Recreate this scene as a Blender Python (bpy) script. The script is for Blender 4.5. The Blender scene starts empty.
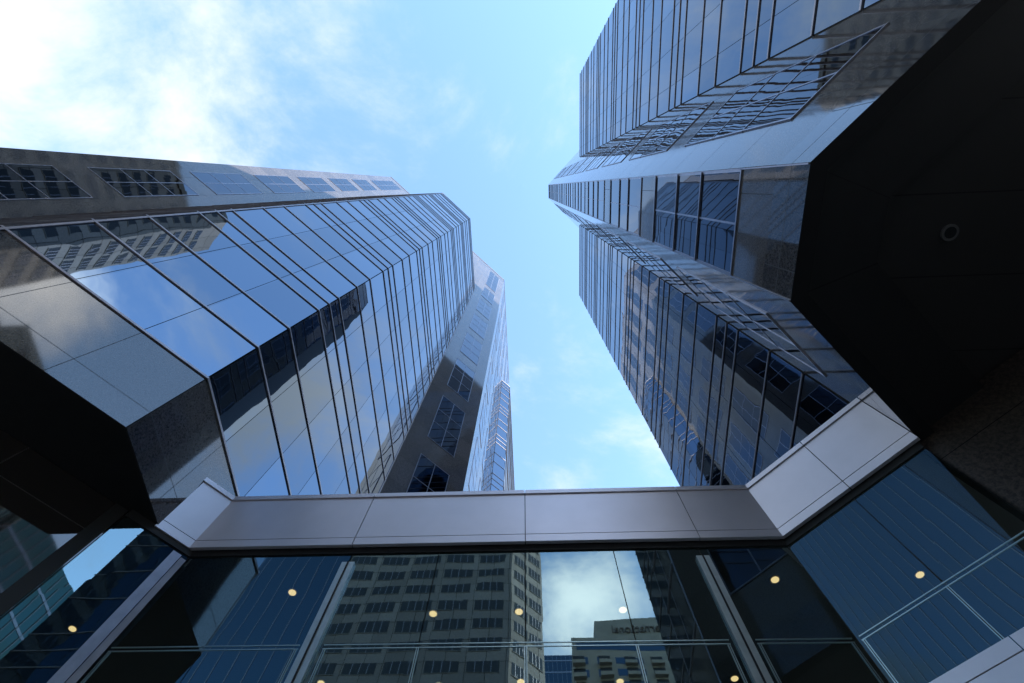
import bpy, math, random
from mathutils import Vector, Matrix
random.seed(7)
S = bpy.context.scene
COL = S.collection
EYE = 1.6                                   # all heights below are given above the eye
# ------------------------------------------------------------------ camera
cd = bpy.data.cameras.new("camera"); cam = bpy.data.objects.new("camera", cd); COL.objects.link(cam)
cr, cu, cb = (0.99893, 0.04141, 0.02053), (0.03301, -0.95014, 0.31008), (0.03235, -0.30907, -0.95049)
M = Matrix(((cr[0], cu[0], cb[0], 0), (cr[1], cu[1], cb[1], 0), (cr[2], cu[2], cb[2], EYE), (0, 0, 0, 1)))
cam.matrix_world = M
cd.sensor_width = 36; cd.lens = 16.66; cd.clip_start = .05; cd.clip_end = 3000
S.camera = cam
# ------------------------------------------------------------------ light
SUN_AZ, SUN_EL = math.radians(-20), math.radians(34)
sv = Vector((math.cos(SUN_AZ)*math.cos(SUN_EL), math.sin(SUN_AZ)*math.cos(SUN_EL), math.sin(SUN_EL)))
sl = bpy.data.lights.new("sun", 'SUN'); sl.energy = 2.2; sl.angle = math.radians(.5); sl.color = (1, .95, .88)
so = bpy.data.objects.new("sun", sl); COL.objects.link(so)
so.rotation_euler = (-sv).to_track_quat('-Z', 'Y').to_euler()
W = bpy.data.worlds.new("World"); S.world = W; W.use_nodes = True
nt = W.node_tree; nt.nodes.clear()
def N(t, typ, **kw):
    n = t.nodes.new(typ)
    for k, v in kw.items():
        if k in n.bl_rna.properties.keys(): setattr(n, k, v)
        else: n.inputs[k].default_value = v
    return n
def ramp(t, src, p0, p1, c0=(0, 0, 0, 1), c1=(1, 1, 1, 1), mode='EASE'):
    r = t.nodes.new('ShaderNodeValToRGB'); r.color_ramp.interpolation = mode
    r.color_ramp.elements[0].position = p0; r.color_ramp.elements[1].position = p1
    r.color_ramp.elements[0].color = c0; r.color_ramp.elements[1].color = c1
    t.links.new(src, r.inputs[0]); return r
def math_(t, op, a, b=None, c=None):
    m = t.nodes.new('ShaderNodeMath'); m.operation = op
    for i, x in enumerate((a, b, c)):
        if x is None: continue
        if isinstance(x, (int, float)): m.inputs[i].default_value = x
        else: t.links.new(x, m.inputs[i])
    return m.outputs[0]
out = N(nt, 'ShaderNodeOutputWorld'); bg = N(nt, 'ShaderNodeBackground', Strength=0.1)
sky = N(nt, 'ShaderNodeTexSky'); sky.sky_type = 'NISHITA'; sky.sun_disc = False
sky.sun_elevation = SUN_EL; sky.sun_rotation = math.pi/2 - SUN_AZ
sky.air_density = 1.0; sky.dust_density = .1; sky.ozone_density = 1.0
tc = N(nt, 'ShaderNodeTexCoord')
sep = N(nt, 'ShaderNodeSeparateXYZ'); nt.links.new(tc.outputs['Generated'], sep.inputs[0])
# clouds lie on a flat layer: direction divided by its height
zz = math_(nt, 'MAXIMUM', sep.outputs[2], .12)
px = math_(nt, 'DIVIDE', sep.outputs[0], zz); py = math_(nt, 'DIVIDE', sep.outputs[1], zz)
cmb = N(nt, 'ShaderNodeCombineXYZ'); nt.links.new(px, cmb.inputs[0]); nt.links.new(py, cmb.inputs[1])
n1 = N(nt, 'ShaderNodeTexNoise', Scale=1.7, Detail=9.0, Roughness=.62, Distortion=.35)
nt.links.new(cmb.outputs[0], n1.inputs['Vector'])
n2 = N(nt, 'ShaderNodeTexNoise', Scale=.75, Detail=3.0, Roughness=.5)
mp = N(nt, 'ShaderNodeMapping'); mp.inputs['Location'].default_value = (3.1, 1.7, 0)
nt.links.new(cmb.outputs[0], mp.inputs[0]); nt.links.new(mp.outputs[0], n2.inputs['Vector'])
def bank(cx, cy, r, amp):                   # a cloud bank centred on a spot of the cloud layer
    dx = math_(nt, 'SUBTRACT', px, cx); dy = math_(nt, 'SUBTRACT', py, cy)
    q = math_(nt, 'ADD', math_(nt, 'MULTIPLY', dx, dx), math_(nt, 'MULTIPLY', dy, dy))
    g = math_(nt, 'POWER', 2.718, math_(nt, 'DIVIDE', q, -r*r))
    return math_(nt, 'MULTIPLY', g, amp)
BANKS = [(0., -.48, .30, -.10), (-.95, -.40, .55, .42), (.12, -.28, .18, -.14), (.14, -1.02, .27, .26), (.55, -1.1, .25, -.08), (.22, .60, .25, -.03),
         (.52, .45, .30, .22), (.95, .55, .45, .16), (-.75, -.8, .3, .12)]
tot = math_(nt, 'ADD', math_(nt, 'MULTIPLY_ADD', n1.outputs['Fac'], 1.3, -.175), math_(nt, 'MULTIPLY', n2.outputs['Fac'], .10))
for b in BANKS: tot = math_(nt, 'ADD', tot, bank(*b))
rad = math_(nt, 'SQRT', math_(nt, 'ADD', math_(nt, 'MULTIPLY', px, px), math_(nt, 'MULTIPLY', py, py)))
low = ramp(nt, math_(nt, 'MULTIPLY', rad, .25), .27, .6)
tot = math_(nt, 'ADD', tot, math_(nt, 'MULTIPLY', low.outputs[0], .12))     # more cloud towards the horizon
cr_ = ramp(nt, tot, .53, .90)
mix = N(nt, 'ShaderNodeMixRGB'); nt.links.new(cr_.outputs[0], mix.inputs[0])
tint = N(nt, 'ShaderNodeMixRGB'); tint.blend_type = 'MULTIPLY'; tint.inputs[0].default_value = 1
tint.inputs[2].default_value = (1.05, 1.15, 1.15, 1)
nt.links.new(sky.outputs[0], tint.inputs[1])
nt.links.new(tint.outputs[0], mix.inputs[1]); 
cc = N(nt, 'ShaderNodeMixRGB'); cc.inputs[1].default_value = (2.0, 2.14, 2.25, 1); cc.inputs[2].default_value = (6.8, 6.9, 7.0, 1)
nt.links.new(bank(.12, -1.08, .32, 1.0), cc.inputs[0]); nt.links.new(cc.outputs[0], mix.inputs[2])
nt.links.new(mix.outputs[0], bg.inputs[0]); nt.links.new(bg.outputs[0], out.inputs[0])
S.view_settings.view_transform = 'Standard'; S.view_settings.look = 'None'
S.view_settings.exposure = 2.45; S.view_settings.gamma = 1; S.view_settings.use_curve_mapping = False
S.render.engine = 'CYCLES'
S.cycles.max_bounces = 10; S.cycles.glossy_bounces = 6; S.cycles.transparent_max_bounces = 8

# ------------------------------------------------------------------ materials
MATS = {}
def mat(name):
    m = bpy.data.materials.new(name); m.use_nodes = True; MATS[name] = m
    return m, m.node_tree, m.node_tree.nodes['Principled BSDF']
def principled(name, col, rough=.5, metal=0., spec=.5, bump=None, vary=None, ior=None):
    m, t, b = mat(name)
    b.inputs['Base Color'].default_value = (*col, 1); b.inputs['Roughness'].default_value = rough
    b.inputs['Metallic'].default_value = metal; b.inputs['Specular IOR Level'].default_value = spec
    if ior: b.inputs['IOR'].default_value = ior
    c = N(t, 'ShaderNodeTexCoord')
    if vary:
        sc, amt = vary
        n = N(t, 'ShaderNodeTexNoise', Scale=sc, Detail=6.0, Roughness=.6); t.links.new(c.outputs['Object'], n.inputs['Vector'])
        r = ramp(t, n.outputs['Fac'], .3, .7, tuple(x*(1-amt) for x in col)+(1,), tuple(min(1, x*(1+amt)) for x in col)+(1,), 'LINEAR')
        t.links.new(r.outputs[0], b.inputs['Base Color'])
    if bump:
        sc, st, dist = bump
        n = N(t, 'ShaderNodeTexNoise', Scale=sc, Detail=2.0); t.links.new(c.outputs['Object'], n.inputs['Vector'])
        bp = N(t, 'ShaderNodeBump', Strength=st, Distance=dist); t.links.new(n.outputs['Fac'], bp.inputs['Height'])
        t.links.new(bp.outputs[0], b.inputs['Normal'])
    return m
def line_mask(t, uvout, pu, pv, ou=0, ov=0, w=.012):   # 1 on the joints of a pu x pv grid laid out in metres
    s = N(t, 'ShaderNodeSeparateXYZ'); t.links.new(uvout, s.inputs[0])
    res = []
    for o, p, off in ((s.outputs[0], pu, ou), (s.outputs[1], pv, ov)):
        a = math_(t, 'PINGPONG', math_(t, 'ADD', o, off), p/2)
        res.append(math_(t, 'LESS_THAN', a, w/2))
    return math_(t, 'MAXIMUM', res[0], res[1])
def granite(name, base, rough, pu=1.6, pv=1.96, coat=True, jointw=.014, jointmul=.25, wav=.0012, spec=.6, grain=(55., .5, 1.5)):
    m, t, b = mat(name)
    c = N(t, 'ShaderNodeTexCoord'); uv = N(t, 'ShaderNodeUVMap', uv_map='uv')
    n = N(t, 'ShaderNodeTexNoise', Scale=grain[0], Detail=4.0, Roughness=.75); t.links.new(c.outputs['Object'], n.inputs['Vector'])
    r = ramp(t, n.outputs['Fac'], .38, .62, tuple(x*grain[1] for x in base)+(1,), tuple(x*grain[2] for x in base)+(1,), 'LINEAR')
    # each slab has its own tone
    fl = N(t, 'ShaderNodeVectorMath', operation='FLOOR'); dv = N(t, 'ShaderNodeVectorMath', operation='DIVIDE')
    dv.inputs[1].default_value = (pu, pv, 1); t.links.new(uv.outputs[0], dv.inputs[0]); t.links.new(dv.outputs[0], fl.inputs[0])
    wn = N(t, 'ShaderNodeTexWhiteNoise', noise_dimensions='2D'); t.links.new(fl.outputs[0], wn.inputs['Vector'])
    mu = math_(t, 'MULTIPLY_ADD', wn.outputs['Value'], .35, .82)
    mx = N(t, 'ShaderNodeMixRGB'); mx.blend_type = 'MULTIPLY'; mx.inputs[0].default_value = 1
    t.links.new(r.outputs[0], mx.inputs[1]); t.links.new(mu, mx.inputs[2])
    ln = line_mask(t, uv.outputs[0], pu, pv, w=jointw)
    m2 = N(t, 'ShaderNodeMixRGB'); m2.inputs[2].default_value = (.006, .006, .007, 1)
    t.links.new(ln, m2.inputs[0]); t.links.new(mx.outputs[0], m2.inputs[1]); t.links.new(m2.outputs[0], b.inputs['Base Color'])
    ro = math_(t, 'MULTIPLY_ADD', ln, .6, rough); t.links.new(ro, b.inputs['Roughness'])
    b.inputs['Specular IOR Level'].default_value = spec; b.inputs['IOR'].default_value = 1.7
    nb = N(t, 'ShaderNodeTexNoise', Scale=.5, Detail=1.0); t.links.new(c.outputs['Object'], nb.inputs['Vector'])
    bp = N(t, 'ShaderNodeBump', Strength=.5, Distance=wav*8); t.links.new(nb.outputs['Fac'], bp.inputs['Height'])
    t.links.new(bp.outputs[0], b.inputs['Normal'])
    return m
def mirror_glass(name, col, wav, rough=.015, scale=.55):
    m, t, b = mat(name)
    b.inputs['Base Color'].default_value = (*col, 1); b.inputs['Metallic'].default_value = 1.0; b.inputs['Roughness'].default_value = rough
    c = N(t, 'ShaderNodeTexCoord')
    nb = N(t, 'ShaderNodeTexNoise', Scale=scale, Detail=1.5); t.links.new(c.outputs['Object'], nb.inputs['Vector'])
    if name == 'tower_glass':               # every pane has its own slight tone
        uv = N(t, 'ShaderNodeUVMap', uv_map='uv'); oi = N(t, 'ShaderNodeObjectInfo')
        su = N(t, 'ShaderNodeSeparateXYZ'); t.links.new(uv.outputs[0], su.inputs[0])
        cx = N(t, 'ShaderNodeCombineXYZ'); t.links.new(math_(t, 'FLOOR', math_(t, 'DIVIDE', su.outputs[0], 1.6)), cx.inputs[0]); t.links.new(math_(t, 'MULTIPLY', oi.outputs['Random'], 97.), cx.inputs[1])
        wn = N(t, 'ShaderNodeTexWhiteNoise', noise_dimensions='2D'); t.links.new(cx.outputs[0], wn.inputs['Vector'])
        rr = ramp(t, wn.outputs['Value'], 0, 1, tuple(x*.84 for x in col)+(1,), tuple(x*1.12 for x in col)+(1,), 'LINEAR'); t.links.new(rr.outputs[0], b.inputs['Base Color'])
    bp = N(t, 'ShaderNodeBump', Strength=.6, Distance=wav); t.links.new(nb.outputs['Fac'], bp.inputs['Height'])
    t.links.new(bp.outputs[0], b.inputs['Normal'])
    return m
granite('granite', (.10, .088, .085), .055, spec=.40, grain=(34., .4, 1.75))
granite('granite_bare', (.055, .050, .050), .04, spec=.6, grain=(30., .35, 1.8), wav=.0004)
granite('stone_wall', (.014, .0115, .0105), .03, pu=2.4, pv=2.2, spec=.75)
granite('stone_rough', (.030, .022, .018), .45, pu=2.4, pv=2.2, spec=.3, grain=(18., .3, 2.))
granite('concrete_panels', (.215, .195, .188), .8, pu=3.6, pv=4.2, jointw=.10, spec=.2, grain=(3., .85, 1.15))
mirror_glass('tower_glass', (.14, .188, .25), .010)
mirror_glass('window_glass', (.065, .085, .115), .005)
mirror_glass('far_blue_glass', (.07, .115, .16), .02)
mirror_glass('far_teal_glass', (.09, .17, .165), .01)
principled('fin', (.33, .30, .31), .38, .85, vary=(3, .15))
principled('frame_metal', (.42, .40, .44), .32, .9, vary=(4, .12))
principled('backing', (.006, .006, .007), .7)
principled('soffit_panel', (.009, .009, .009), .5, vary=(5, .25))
principled('soffit_ring', (.019, .018, .018), .5)
principled('fascia_metal', (.82, .765, .79), .40, .62, vary=(.8, .06), bump=(1.2, .08, .01))
principled('joint_black', (.008, .008, .009), .6)
principled('teal_frame', (.5, .64, .64), .35, .85)
principled('column_metal', (.6, .68, .67), .35, .8, vary=(6, .1))
principled('interior_wall', (.05, .052, .05), .6, vary=(1.5, .3))
principled('interior_ceiling', (.12, .12, .115), .7)
principled('trim_ring', (.5, .45, .35), .4, .7)
principled('concrete', (.16, .147, .135), .8, vary=(.6, .12))
principled('hotel_concrete', (.30, .28, .25), .8, vary=(.5, .15))
principled('dark_window', (.026, .029, .031), .15, 0, .35)
principled('letters', (.10, .075, .06), .5)
principled('asphalt', (.05, .05, .052), .85, vary=(4, .3), bump=(60, .3, .01))
principled('paving', (.24, .23, .22), .75, vary=(2, .2))
principled('kerb', (.3, .3, .29), .8, vary=(3, .2))
principled('paint', (.8, .8, .78), .6)
m, t, b = mat('lamp_glow')
b.inputs['Emission Color'].default_value = (1, .70, .33, 1); b.inputs['Emission Strength'].default_value = .36; b.inputs['Base Color'].default_value = (.8, .7, .5, 1)
m, t, b = mat('lobby_glass'); t.nodes.remove(b)
o_ = t.nodes['Material Output']; tr = N(t, 'ShaderNodeBsdfTransparent'); tr.inputs[0].default_value = (.52, .60, .58, 1)
gl = N(t, 'ShaderNodeBsdfGlossy', Roughness=.01); gl.inputs[0].default_value = (.62, .84, .88, 1)
fr = N(t, 'ShaderNodeFresnel', IOR=3.1); ms = N(t, 'ShaderNodeMixShader')
c = N(t, 'ShaderNodeTexCoord'); nb = N(t, 'ShaderNodeTexNoise', Scale=.6, Detail=1.0); t.links.new(c.outputs['Object'], nb.inputs['Vector'])
bp = N(t, 'ShaderNodeBump', Strength=.5, Distance=.008); t.links.new(nb.outputs['Fac'], bp.inputs['Height'])
t.links.new(bp.outputs[0], gl.inputs['Normal']); t.links.new(bp.outputs[0], fr.inputs['Normal'])
t.links.new(fr.outputs[0], ms.inputs[0]); t.links.new(tr.outputs[0], ms.inputs[1]); t.links.new(gl.outputs[0], ms.inputs[2]); t.links.new(ms.outputs[0], o_.inputs[0])

# ------------------------------------------------------------------ mesh helpers
class MB:
    def __init__(s): s.v = []; s.f = []; s.uv = []; s.mi = []
    def face(s, pts, uvs=None, mi=0):
        i = len(s.v); s.v += [tuple(p) for p in pts]; s.f.append(tuple(range(i, i+len(pts))))
        s.uv += uvs if uvs else [(0, 0)]*len(pts); s.mi.append(mi)
    def hexa(s, p, uvs=None, mi=0):         # p: 8 points, 0-3 bottom ring, 4-7 top ring
        for q in ((3, 2, 1, 0), (4, 5, 6, 7), (0, 1, 5, 4), (1, 2, 6, 5), (2, 3, 7, 6), (3, 0, 4, 7)):
            s.face([p[k] for k in q], None, mi)
    def box(s, x0, x1, y0, y1, z0, z1, mi=0):
        s.hexa([(x0, y0, z0), (x1, y0, z0), (x1, y1, z0), (x0, y1, z0), (x0, y0, z1), (x1, y0, z1), (x1, y1, z1), (x0, y1, z1)], mi=mi)
    def prism(s, poly, z0, z1, mi=0, mi_bottom=None, mi_top=None, uvs=True):
        n = len(poly)
        s.face([(x, y, z0) for x, y in reversed(poly)], [(x, y) for x, y in reversed(poly)], mi if mi_bottom is None else mi_bottom)
        s.face([(x, y, z1) for x, y in poly], [(x, y) for x, y in poly], mi if mi_top is None else mi_top)
        for i in range(n):
            a, b = poly[i], poly[(i+1) % n]; L = math.hypot(b[0]-a[0], b[1]-a[1])
            s.face([(*a, z0), (*b, z0), (*b, z1), (*a, z1)], [(0, z0), (L, z0), (L, z1), (0, z1)], mi)
    def disc(s, cx, cy, z, r, z2, n=20, mi=0):
        pts = [(cx+r*math.cos(2*math.pi*k/n), cy+r*math.sin(2*math.pi*k/n)) for k in range(n)]
        s.prism(pts, min(z, z2), max(z, z2), mi)
    def build(s, name, mats, parent=None):
        me = bpy.data.meshes.new(name)
        off = parent_loc(parent)
        me.from_pydata([(x-off[0], y-off[1], z-off[2]) for x, y, z in s.v], [], s.f)
        ul = me.uv_layers.new(name='uv')
        for i, q in enumerate(s.uv): ul.data[i].uv = q
        if isinstance(mats, str): mats = [mats]
        for mm in mats: me.materials.append(MATS[mm])
        me.polygons.foreach_set('material_index', s.mi); me.update()
        o = bpy.data.objects.new(name, me); COL.objects.link(o)
        if parent: o.parent = parent
        return o
LOC = {}
def parent_loc(p):
    q = [0, 0, 0]
    while p is not None:
        q = [q[i]+p.location[i] for i in range(3)]; p = p.parent
    return q
def thing(name, label, cat, loc, group=None):
    o = bpy.data.objects.new(name, None); COL.objects.link(o); o.location = loc; o.empty_display_size = 1
    o['label'] = label; o['category'] = cat
    if group: o['group'] = group
    return o
def structure(o): o['kind'] = 'structure'; return o
class Face:                                  # a vertical facade from p0 to p1 with its outward side
    def __init__(s, p0, p1, toward):
        s.p0 = Vector(p0); s.p1 = Vector(p1); s.L = (s.p1-s.p0).length; s.d = (s.p1-s.p0)/s.L
        n = Vector((s.d.y, -s.d.x))
        if n.dot(Vector(toward)-s.p0) < 0: n = -n
        s.n = n
    def pt(s, u, h, o=0.):
        q = s.p0+s.d*u+s.n*o; return (q.x, q.y, h+EYE)
    def box(s, mb, u0, u1, h0, h1, o0, o1, e0=0, e1=0, mi=0):   # e0/e1: mitre of the outer edge
        k = o1-o0
        mb.hexa([s.pt(u0-o0*e0, h0, o0), s.pt(u1+o0*e1, h0, o0), s.pt(u1+o1*e1, h0, o1), s.pt(u0-o1*e0, h0, o1),
                 s.pt(u0-o0*e0, h1, o0), s.pt(u1+o0*e1, h1, o0), s.pt(u1+o1*e1, h1, o1), s.pt(u0-o1*e0, h1, o1)], mi=mi)
    def quad(s, mb, u0, u1, h0, h1, o=0., mi=0, wob=0.):
        r = lambda: o+(random.uniform(-wob, wob) if wob else 0)
        mb.face([s.pt(u0, h0, r()), s.pt(u1, h0, r()), s.pt(u1, h1, r()), s.pt(u0, h1, r())], [(u0, h0), (u1, h0), (u1, h1), (u0, h1)], mi)
def levels(h_end):
    out = []; k = 0
    while True:
        for q in (0, 2.1, 3.85, 6.0, 6.92):
            h = 9.5+7.84*k+q
            if h > h_end-.6: return out+[h_end]
            out.append(h)
        k += 1
T8 = math.tan(math.radians(22.5))
def many(items, name, mats, parent, cap=95):
    """items: builders of one part each, biggest in view first; past the cap the rest is one part"""
    objs = []
    for it in items[:cap]:
        mb = MB(); it(mb); objs.append(mb.build(name, mats, parent))
    if len(items) > cap:
        mb = MB()
        for it in items[cap:]: it(mb)
        o = mb.build(name, mats, parent); o['kind'] = 'stuff'
    return objs
def curtain(face, h_end, e0, e1, bands, fins, lo=9.5, pitch=1.6, rev=False, low_fin=True):
    Ls = levels(h_end)
    us = [0.]
    while us[-1] < face.L-.3: us.append(min(face.L, us[-1]+pitch))
    if us[-1] < face.L-1e-6: us.append(face.L)
    if rev: us = [face.L-u for u in reversed(us)]
    for i in range(len(Ls)-1):
        a, b_ = Ls[i], Ls[i+1]
        def mk(mb, a=a, b_=b_):
            for k in range(len(us)-1):
                if us[k+1]-us[k] < .05: continue
                face.quad(mb, us[k]+.008, us[k+1]-.008, a, b_, .03, wob=.0019)
        bands.append((a, mk))
    for i, a in enumerate(Ls):
        w = .030 if i < len(Ls)-1 else .10
        def mf(mb, a=a, w=w):
            face.box(mb, 0, face.L, a-w, a+w, .0, .065, e0, e1)
        fins.append((a, mf))
def win_group(face, u0, u1, h0, h1, rows, cols, parent, proud=.02, fd=.032):
    """one framed group of panes set in the granite"""
    mb = MB(); fm = MB()
    if isinstance(rows, int): hs = [h0+(h1-h0)*k/rows for k in range(rows+1)]
    else: hs = rows
    cs = [u0+(u1-u0)*k/cols for k in range(cols+1)]
    for i in range(len(hs)-1):
        for j in range(cols): face.quad(mb, cs[j]+.02, cs[j+1]-.02, hs[i], hs[i+1], proud, wob=.0015)
    o = mb.build('window', 'window_glass', parent)
    for i, h in enumerate(hs): face.box(fm, u0-.03, u1+.03, h-.02, h+.02, .0, fd if i else .03)
    for c_ in cs:
        for i in range(len(hs)-1): face.box(fm, c_-.02, c_+.02, hs[i]+.022, hs[i+1]-.022, .0, .03)
    fm.build('window_frame', 'frame_metal', o)
    return o
def group_rows(k): b0 = 9.56+7.84*k; return [b0, b0+2.0, b0+3.75, b0+5.9]

# ------------------------------------------------------------------ ground
mb = MB(); mb.box(-700, 700, -700, 700, -.5, -.004); structure(mb.build('ground', 'asphalt'))
mb = MB(); mb.box(-30, 45, -14, 60, -.002, .13); structure(mb.build('plaza_paving', 'paving'))
mb = MB(); mb.box(-30, 45, -14.35, -14, -.002, .135); structure(mb.build('kerb', 'kerb'))
mb = MB()
for k in range(-9, 14): mb.box(k*4.5, k*4.5+2.2, -22.08, -21.92, 0, .004)
structure(mb.build('road_markings', 'paint'))

# ------------------------------------------------------------------ left tower
LT = thing('office_tower', 'mirrored office tower on the left, blue glass bay wedged into dark polished granite walls', 'office tower', (-23.9, 17.3, 0), 'twin glass and granite towers')
SL, HG, HR = 7.27, 64.6, 87.0
cA, cB, cS = (-7.08, 3.72), (-7.08, 13.16), (-10.44, .36)
FA = Face(cS, cA, (0, 0)); FB = Face(cA, cB, (0, 5)); FS = Face((-19.87, .36), cS, (-15, -5))
gpoly = [(-22.84, -2.60), (-3.94, 16.30), (-3.94, 37.0), (-17, 50), (-45, 50), (-48, 40), (-48, 15), (-30.4, -2.60)]
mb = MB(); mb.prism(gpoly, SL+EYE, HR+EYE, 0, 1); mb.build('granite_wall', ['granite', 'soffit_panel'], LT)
mb = MB()                                     # roof parapet cap
for a, b_ in (((-22.84, -2.60), (-3.94, 16.30)), ((-3.94, 16.30), (-3.94, 37.0))):
    f = Face(a, b_, (40, -10)); f.box(mb, 0, f.L, HR, HR+.25, -.4, .04)
mb.build('parapet_cap', 'fin', LT)
bay = [cS, cA, cB, (-7.2, 13.04), (-19.83, .40), (-19.87, .36)]
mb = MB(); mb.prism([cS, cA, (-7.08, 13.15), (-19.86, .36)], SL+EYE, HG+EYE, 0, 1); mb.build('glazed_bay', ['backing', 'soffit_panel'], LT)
mb = MB()
for f, e0, e1 in ((FS, 0, T8), (FA, T8, T8), (FB, T8, 0)):
    i = len(mb.v)
    for_h = (SL, 9.5)
    mb.face([f.pt(-.0, SL, .03), f.pt(f.L, SL, .03), f.pt(f.L, 9.47, .03), f.pt(0, 9.47, .03)], [(0, SL), (f.L, SL), (f.L, 9.47), (0, 9.47)])
    mb.face([f.pt(0, SL, 0), f.pt(f.L, SL, 0), f.pt(f.L, SL, .03), f.pt(0, SL, .03)])
mb.build('granite_base_band', 'granite_bare', LT)
# second, farther bay
c2a, c2b, c2c = (-3.94, 27.0), (-2.86, 28.08), (-2.86, 46.0)
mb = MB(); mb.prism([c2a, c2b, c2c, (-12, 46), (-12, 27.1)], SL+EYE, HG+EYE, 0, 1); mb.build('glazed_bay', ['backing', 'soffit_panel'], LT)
FA2 = Face(c2a, c2b, (0, 0)); FB2 = Face(c2b, c2c, (0, 30))
bands, fins = [], []
curtain(FA, HG, T8, T8, bands, fins, rev=True); curtain(FB, HG, T8, 0, bands, fins)
b2, f2 = [], []
curtain(FS, HG, 0, T8, b2, f2, rev=True); curtain(FA2, HG, 0, T8, b2, f2); curtain(FB2, HG, T8, 0, b2, f2)
bands.sort(key=lambda q: q[0]); fins.sort(key=lambda q: q[0]); b2.sort(key=lambda q: q[0]); f2.sort(key=lambda q: q[0])
many([q[1] for q in bands+b2], 'glass_band', 'tower_glass', LT)
many([q[1] for q in fins+f2], 'transom', 'fin', LT)
def corner_post(f, u, h0, h1, parent, w=.03, out_=.06, name='corner_trim', m_='fin'):
    mb = MB(); f.box(mb, u-w, u+w, h0, h1, .0, out_); return mb.build(name, m_, parent)
corner_post(FA, .05, SL, HG, LT); corner_post(FB, FB.L-.06, SL, HG, LT)
# granite windows: A' (left of the bay), B' (right of it), east face
FG = Face((-22.84, -2.60), (-3.94, 16.30), (0, 0)); u_of = lambda s_: s_-(-22.84-2.60)/math.sqrt(2)
FE = Face((-3.94, 16.30), (-3.94, 37.0), (5, 20))
top_rows = [72.5, 74.6, 76.6, 78.6, 80.6, 82.6, 84.4]
for k in range(9):
    rows = group_rows(k) if k < 8 else top_rows
    for a, b_ in ((-16.92, -14.82), (5.56, 7.62)):
        win_group(FG, u_of(a), u_of(b_), 0, 0, rows, 2, LT)
    for a in (1.2, 4.7, 8.0, 12.0, 16.0):
        if a > 9 and k < 7: continue
        win_group(FE, a, a+2.05, 0, 0, rows, 2, LT)

# ------------------------------------------------------------------ right tower
RT = thing('office_tower', 'office tower on the right with a granite bay jutting out between two glass walls', 'office tower', (24, .86, 0), 'twin glass and granite towers')
SR, GR, BR = 7.35, 62.0, 79.4
XM, XG = 4.145, 7.16
yA, yB = -.17, 1.89
yA2, yB2 = yA-(XG-XM), yB+(XG-XM)
foot = [(XG, -12.2), (XG+5, -17.2), (41, -17.2), (46, -12), (46, 14), (41, 19), (XG+4.95, 19), (XG, 14.05)]
mb = MB(); mb.prism(foot, 8.3+EYE, GR+EYE, 0); mb.build('core_wall', 'backing', RT)
mb = MB(); mb.prism([(XM, yB), (XM, yA), (XG, yA2), (XG+12, yA2-12), (30, -12), (30, 14), (XG+9, yB2+9), (XG, yB2)], 8.3+EYE, BR+EYE, 0)
mb.build('granite_bay', 'granite', RT)
FM = Face((XM, yA), (XM, yB), (0, 0)); FC1 = Face((XG, yA2), (XM, yA), (0, -8)); FC2 = Face((XM, yB), (XG, yB2), (0, 10))
FN = Face((XG, yB2), (XG, 14.05), (0, 10)); FZ = Face((XG, -12.2), (XG, yA2), (0, -8))
mb = MB()
for f in (FC1, FM, FC2):
    mb.face([f.pt(0, SR, .0), f.pt(f.L, SR, .0), f.pt(f.L, 8.3, .0), f.pt(0, 8.3, .0)], [(0, SR), (f.L, SR), (f.L, 8.3), (0, 8.3)])
for f in (FN, FZ):
    mb.face([f.pt(0, SR, .03), f.pt(f.L, SR, .03), f.pt(f.L, 9.47, .03), f.pt(0, 9.47, .03)], [(0, SR), (f.L, SR), (f.L, 9.47), (0, 9.47)])
mb.build('granite_base_band', 'granite_bare', RT)
def chain(w, far=9.0):
    return [(XM+far, yA+w*T8-(far-w)), (XM+w, yA+w*T8), (XM+w, yB-w*T8), (XM+far, yB-w*T8+(far-w))]
mb = MB()
c0, c1, c2 = chain(0), chain(.26), chain(1.32)
z0, z1, z2 = SR+EYE, SR+.14+EYE, SR+.34+EYE
for i in range(3):
    for a, b_, z in ((c0, c1, z0), (c1, c2, z1)):
        mb.face([(*a[i], z), (*b_[i], z), (*b_[i+1], z), (*a[i+1], z)], [a[i], b_[i], b_[i+1], a[i+1]], 1 if z == z0 else 2)  # rim, ring and inner tones differ to paint in the shading of the coffer
    mb.face([(*c1[i], z0), (*c1[i+1], z0), (*c1[i+1], z1), (*c1[i], z1)], None, 1)
    mb.face([(*c2[i], z1), (*c2[i+1], z1), (*c2[i+1], z2), (*c2[i], z2)], None, 1)
    mb.face([(*c1[i], z1-.002), (*c2[i], z1-.002), (c2[i][0]+.02, c2[i][1]+.02, z1-.002), (c1[i][0]+.02, c1[i][1]+.02, z1-.002)], None, 1)
q = [c2[3], c2[2], c2[1], c2[0], (40, c2[0][1]), (40, c2[3][1])]
mb.face([(*p, z2) for p in q], q)
for tri in ([(XG, yB2), (XG+6.0, yB2+6.0), (XG+6, 14.05), (XG, 14.05)], [(XG, yA2), (XG, -12.2), (XG+6, -12.2), (XG+6.0, yA2-6.0)]):
    mb.face([(*p, z0+.002) for p in tri], tri)
m, t, b = mat('soffit_jointed')
b.inputs['Roughness'].default_value = .5
uv = N(t, 'ShaderNodeUVMap', uv_map='uv'); ln = line_mask(t, uv.outputs[0], 40, 1.28, ou=5, ov=-.36, w=.02)
mx = N(t, 'ShaderNodeMixRGB'); t.links.new(ln, mx.inputs[0]); mx.inputs[1].default_value = (.030, .028, .027, 1); mx.inputs[2].default_value = (.002, .002, .002, 1)
t.links.new(mx.outputs[0], b.inputs['Base Color'])
mb.build('soffit', ['soffit_jointed', 'backing', 'soffit_ring'], RT)
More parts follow.
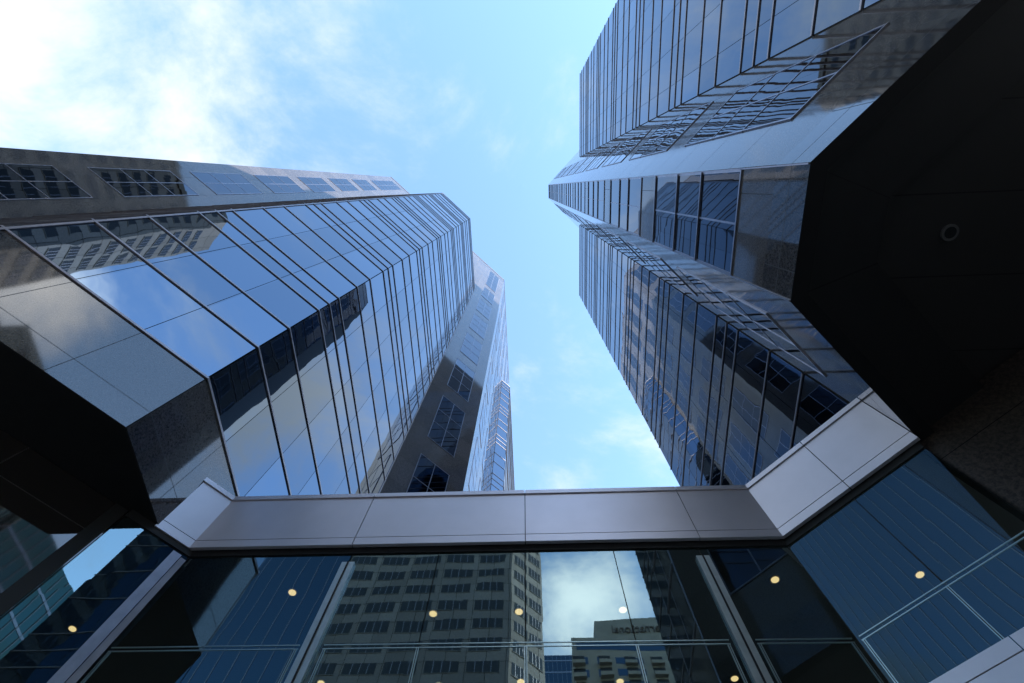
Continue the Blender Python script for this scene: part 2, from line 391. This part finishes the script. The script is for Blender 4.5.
mb = MB(); mb.disc(6.62, .95, z2-.03, .13, z2+.01, 24); fx = mb.build('ceiling_fixture', 'interior_ceiling', RT)
mb = MB(); mb.disc(6.62, .95, z2-.034, .09, z2-.0305, 24); mb.build('lens', 'dark_window', fx)
bands, fins = [], []
curtain(FN, GR, 0, T8, bands, fins, rev=True); curtain(FZ, GR, T8, 0, bands, fins)
bands.sort(key=lambda q: q[0]); fins.sort(key=lambda q: q[0])
many([q[1] for q in bands], 'glass_band', 'tower_glass', RT); many([q[1] for q in fins], 'transom', 'fin', RT)
for k in range(9):
    rows = group_rows(k) if k < 8 else [72.5, 74.2, 75.9, 77.6]
    win_group(FM, .05, 2.0, 0, 0, rows, 2, RT, fd=.06)
    for f in (FC1, FC2): win_group(f, f.L/2-1.0, f.L/2+1.0, 0, 0, rows, 2, RT)
corner_post(FM, .02, SR, BR, RT, .012, .03, 'edge_trim', 'frame_metal'); corner_post(FM, FM.L-.02, SR, BR, RT, .012, .03, 'edge_trim', 'frame_metal')

# ------------------------------------------------------------------ lobby between the towers
LB = thing('entrance_lobby', 'glass walled entrance lobby with a pale metal fascia joining the feet of both towers', 'lobby', (0, 9, 0))
YF, HB, HT = 6.25, 7.22, 8.74
f0 = Face((-7.07, 5.73), (-6.55, YF), (0, 0)); f1 = Face((-6.55, YF), (4.54, YF), (0, 0)); f2_ = Face((4.54, YF), (6.515, 4.275), (0, 0))
roofp = [(-7.07, 5.75), (-6.55, YF+.02), (4.54, YF+.02), (6.60, 4.22), (7.1, 4.86), (7.1, 13.5), (-7.0, 13.0)]
mb = MB(); mb.prism(roofp, 8.55+EYE, 8.62+EYE); mb.build('roof', 'soffit_panel', LB)
mb = MB(); mb.prism([(-7.45, 5.6), (-6.55, 6.5), (4.6, 6.5), (6.60, 4.62), (14, 4.62), (14, 14), (-15, 14), (-15, 5.6)], HB+EYE, HB+.1+EYE); mb.build('lobby_ceiling', 'interior_ceiling', LB)
def fascia(f, e0, e1, joints, h0=HB, h1=HT, name='fascia_panel'):
    us = [0.]+joints+[f.L]
    for i in range(len(us)-1):
        a, b_ = us[i], us[i+1]
        ea, eb = (e0 if i == 0 else 0), (e1 if i == len(us)-2 else 0)
        ga, gb = (0 if i == 0 else .008), (0 if i == len(us)-2 else .008)
        mb = MB()
        f.box(mb, a+ga, b_-gb, h0, h0+.18, -.07, 0, ea, eb)
        f.box(mb, a+ga, b_-gb, h0+.195, h1-.13, -.07, 0, ea, eb)
        f.box(mb, a+ga, b_-gb, h1-.115, h1, -.12, .03, ea, eb)
        mb.build(name, 'fascia_metal', LB)
    mb = MB(); f.box(mb, .02, f.L-.02, h0+.02, h1-.02, -.065, -.03); mb.build('fascia_backing', 'joint_black', LB)
TN = -T8
fascia(f0, 0, TN, []); fascia(f1, TN, TN, [3.13, 6.39, 9.6]); fascia(f2_, TN, 0, [1.43])
# glass walls, set back under the fascia
g0 = Face((-7.46, 5.42), (-6.50, 6.38), (0, 0)); g1 = Face((-6.50, 6.38), (4.59, 6.38), (0, 0)); g2 = Face((4.59, 6.38), (6.56, 4.41), (0, 0))
TR = 5.27
lights = [(-4.76, 7.36), (-2.04, 7.95), (-.34, 7.93), (1.69, 7.92), (4.52, 7.24), (7.17, 7.18), (-9.49, 8.21), (-.37, 9.82), (1.69, 9.84), (4.03, 9.79), (-2.1, 9.9), (-4.6, 9.8)]
for f, js in ((g0, []), (g1, [1.50, 3.12, 4.74, 6.33, 7.94, 9.48]), (g2, [1.40])):
    us = [0.]+js+[f.L]
    for i in range(len(us)-1):
        for h0, h1 in ((TR, 7.42), (-1.45, TR)):
            mb = MB(); f.quad(mb, us[i]+.008, us[i+1]-.008, h0, h1, 0., wob=.0012); mb.build('glass_pane', 'lobby_glass', LB)
# head strip above the glass
for f, e0, e1 in ((g0, 0, TN), (g1, TN, TN), (g2, TN, 0)):
    mb = MB(); f.box(mb, 0, f.L, 7.10, 7.35, .005, .03, e0, e1); mb.build('head_rail', 'joint_black', LB)
def frame(f, u0, u1, posts, name='door_frame'):
    mb = MB()
    f.box(mb, u0, u1, TR-.014, TR, -.01, .008); f.box(mb, u0, u1, TR-.075, TR-.061, -.01, .008)
    for p in posts: f.box(mb, p-.02, p-.007, -1.45, TR-.075, -.02, .012); f.box(mb, p+.007, p+.02, -1.45, TR-.075, -.02, .012); f.box(mb, p-.007, p+.007, -1.45, TR-.075, -.02, .004, mi=1)
    return mb.build(name, ['teal_frame', 'joint_black'], LB)
frame(g1, .05, 2.95, [.08, 2.92]); frame(g1, 3.32, 9.28, [3.35, 4.74, 6.33, 7.94, 9.25]); frame(g1, 9.66, 11.03, [9.69, 11.0])
frame(g2, .05, 2.76, [.08, 1.40])
def column(f, u, h0=-1.45, h1=6.86, w=.115):
    mb = MB(); f.box(mb, u-w, u-.012, h0, h1, .0, .06); f.box(mb, u+.012, u+w, h0, h1, .0, .06); f.box(mb, u-.012, u+.012, h0, h1, .0, .08, mi=1)
    return mb.build('column', ['column_metal', 'joint_black'], LB)
column(g1, 3.13); column(g1, 9.47)
mb = MB(); g0.box(mb, g0.L-.30, g0.L-.13, -1.45, 7.0, .0, .08); g0.box(mb, g0.L-.12, g0.L-.01, -1.45, 7.0, .0, .03, mi=1); mb.build('column', ['frame_metal', 'fin'], LB)
# sill band of the canted side
fs = Face((4.60, 6.26), (6.95, 3.91), (0, 0))
for a, b_ in ((0, 1.37), (1.385, 2.9)):
    mb = MB(); fs.box(mb, a, b_, 4.20, 4.37, -.08, 0); fs.box(mb, a, b_, 3.1, 4.185, -.08, 0); mb.build('sill_panel', 'fascia_metal', LB)
# interior
mb = MB(); mb.box(-15, 14, 13.2, 13.4, 0.14, HB+EYE); mb.box(-12.5, -12.3, 3, 13.2, .14, HB+EYE); mb.build('back_wall', 'interior_wall', LB)
mb = MB(); mb.box(-14, 13, 9.4, 13.2, 3.2+EYE-.3, 3.2+EYE); mb.build('mezzanine_floor', 'interior_wall', LB)
for x, y in lights:
    mb = MB(); mb.disc(x, y, HB+EYE-.012, .10, HB+EYE-.002, 24); r_ = mb.build('downlight', 'trim_ring', LB)
    mb = MB(); mb.disc(x, y, HB+EYE-.018, .075, HB+EYE-.0125, 24); mb.build('lens', 'lamp_glow', r_)
# stone walls that carry on under each tower
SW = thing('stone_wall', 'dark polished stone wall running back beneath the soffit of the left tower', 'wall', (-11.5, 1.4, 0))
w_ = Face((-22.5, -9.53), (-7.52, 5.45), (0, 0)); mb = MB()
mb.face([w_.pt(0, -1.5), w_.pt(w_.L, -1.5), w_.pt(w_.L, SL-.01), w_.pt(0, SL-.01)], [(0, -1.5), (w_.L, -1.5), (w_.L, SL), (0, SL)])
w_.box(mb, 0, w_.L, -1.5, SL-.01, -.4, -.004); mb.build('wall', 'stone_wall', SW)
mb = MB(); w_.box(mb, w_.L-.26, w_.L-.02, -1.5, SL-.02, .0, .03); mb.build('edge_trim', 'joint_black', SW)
SW2 = thing('stone_wall', 'dark brown stone wall at the right edge beside the canted lobby glass', 'wall', (8.5, 2.6, 0))
w_ = Face((6.64, 4.51), (13.5, -2.35), (0, 0)); mb = MB()
mb.face([w_.pt(0, -1.5), w_.pt(w_.L, -1.5), w_.pt(w_.L, SR+.3), w_.pt(0, SR+.3)], [(0, -1.5), (w_.L, -1.5), (w_.L, SR), (0, SR)])
w_.box(mb, 0, w_.L, -1.5, SR+.3, -.4, -.004); mb.build('wall', 'stone_rough', SW2)

# ------------------------------------------------------------------ the street behind, seen in the reflections
def grid_windows(face, parent, u0, pitch, w, n, h0, fl, wh, rows, cap=95, material='dark_window', off=.03):
    items = []
    for r in range(rows):
        for k in range(n):
            def mk(mb, r=r, k=k):
                a = u0+k*pitch; h = h0-r*fl
                face.box(mb, a, a+w, h, h+wh, -.2, off)
                for q in (.25, .5, .75): face.box(mb, a+w*q-.05, a+w*q+.05, h, h+wh, off, off+.03, mi=1)
                face.box(mb, a-.1, a+w+.1, h-.12, h, -.1, off+.07, mi=2)
            items.append((abs(k-n*.3)+abs(r-8)*.2, mk))
    items.sort(key=lambda q: q[0])
    return [q[1] for q in items]
B1 = thing('office_block', 'grey concrete office block with long dark windows, mirrored in the lobby glass', 'office block', (-25, -85, 0))
p1 = [(-41.5, -66), (-5, -66), (1.2, -72), (1.2, -110), (-41.5, -110)]
mb = MB(); mb.prism(list(reversed([(x, y) for x, y in p1]))[::-1], 0, 124+EYE); mb.build('wall', 'concrete_panels', B1)
F1 = Face((-5, -66), (-41.5, -66), (0, 0)); F1b = Face((1.2, -72), (-5, -66), (0, 0)); F1c = Face((1.2, -110), (1.2, -72), (50, -90))
its = grid_windows(F1, B1, 1.6, 7.2, 5.8, 5, 114.0, 4.2, 2.2, 26) + grid_windows(F1b, B1, .6, 3.9, 3.3, 2, 114.0, 4.2, 2.2, 26)
many(its, 'window', ['dark_window', 'fin', 'concrete'], B1)
many([lambda q, k=k: F1.box(q, 1.6+k*3.0, 3.1+k*3.0, 119.0, 121.2, -.2, .03) for k in range(12)], 'top_window', 'dark_window', B1)
mb = MB(); F1.box(mb, 0, F1.L, 123.2, 125.0, -1, .5); mb.build('parapet', 'concrete', B1)
# hotel with balconies and a roof sign
HO = thing('hotel', 'stepped concrete hotel with balconies and a roof sign, mirrored in the lobby glass', 'hotel', (35, -135, 0))
HH = 117.
mb = MB(); mb.box(18.3, 60, -150, -120, 0, HH+EYE); mb.box(10.6, 18.3, -150, -120, 0, HH-6.2+EYE); mb.build('wall', 'hotel_concrete', HO)
FH = Face((10.6, -120), (60, -120), (0, 0))
its = []
for r in range(13):
    for k in range(9):
        its.append((lambda mb, r=r, k=k: FH.box(mb, 1.2+k*5.4, 3.9+k*5.4, HH-15.0-r*3.6, HH-13.0-r*3.6, -.2, .05)))
many(its[:95], 'window', 'far_blue_glass', HO)
its = []
for r in range(13):
    for k in range(7):
        def mk(mb, r=r, k=k):
            u = -.6+k*7.6; h = HH-15.6-r*3.6
            FH.box(mb, u, u+3.6, h, h+1.0, .06, 1.5); FH.box(mb, u+.1, u+3.5, h+1.0, h+3.0, .052, .10, mi=1)
        its.append(mk)
many(its, 'balcony', ['hotel_concrete', 'dark_window'], HO)
mb = MB(); FH.box(mb, 1, 48, HH-10.6, HH-8.2, -.1, .06); mb.build('top_window', 'far_blue_glass', HO)
cv = bpy.data.curves.new('sign_lettering', 'FONT'); cv.body = 'International'; cv.size = 3.7; cv.extrude = .15
cv.materials.append(MATS['letters'])
tmp = bpy.data.objects.new('lettering_curve', cv); COL.objects.link(tmp); bpy.context.view_layer.update()
me = bpy.data.meshes.new_from_object(tmp.evaluated_get(bpy.context.evaluated_depsgraph_get())); bpy.data.objects.remove(tmp); bpy.data.curves.remove(cv)
to = bpy.data.objects.new('roof_sign', me); COL.objects.link(to); to.parent = HO
to.matrix_local = Matrix.Translation((42.5-35, 15.25, HH-4.8+EYE)) @ Matrix.Rotation(math.pi, 4, 'Z') @ Matrix.Rotation(math.pi/2, 4, 'X')
def glass_block(name_label, box, h, m_, fl, pw, cat='office block', name='glass_office_block'):
    x0, x1, y0, y1 = box
    o = thing(name, name_label, cat, ((x0+x1)/2, (y0+y1)/2, 0))
    mb = MB(); mb.box(x0, x1, y0, y1, 0, h+EYE); mb.build('glass_wall', m_, o)
    mb = MB()
    z = 4.
    while z < h: mb.box(x0-.06, x1+.06, y0-.06, y1+.06, z, z+.35); z += fl
    mb.build('floor_line', 'fin' if fl > 10 else 'frame_metal', o)
    mb = MB(); x = x0
    while x < x1: mb.box(x-.05, x+.05, y1, y1+.12, 0, h+EYE-.01); x += pw
    y = y0
    while y < y1:
        mb.box(x0-.12, x0, y-.05, y+.05, 0, h+EYE-.01); y += pw
    mb.build('mullion', 'fin', o); return o
glass_block('low blue glass block between the concrete block and the hotel in the reflection', (-14, 15, -185, -152), 130, 'far_blue_glass', 3.8, 1.6)
glass_block('tall dark blue glass slab with upright mullions, extended to darken the sky mirrored beside the grey concrete block', (-110, -43, -90, -68), 128, 'far_blue_glass', 400, 3.2)  # slab extended across the mirrored open sky, added there to darken the lobby reflections
glass_block('teal glass block with pale floor lines, mirrored in the leftmost lobby pane', (28, 70, -95, -58), 56, 'far_teal_glass', 3.8, 1.5)
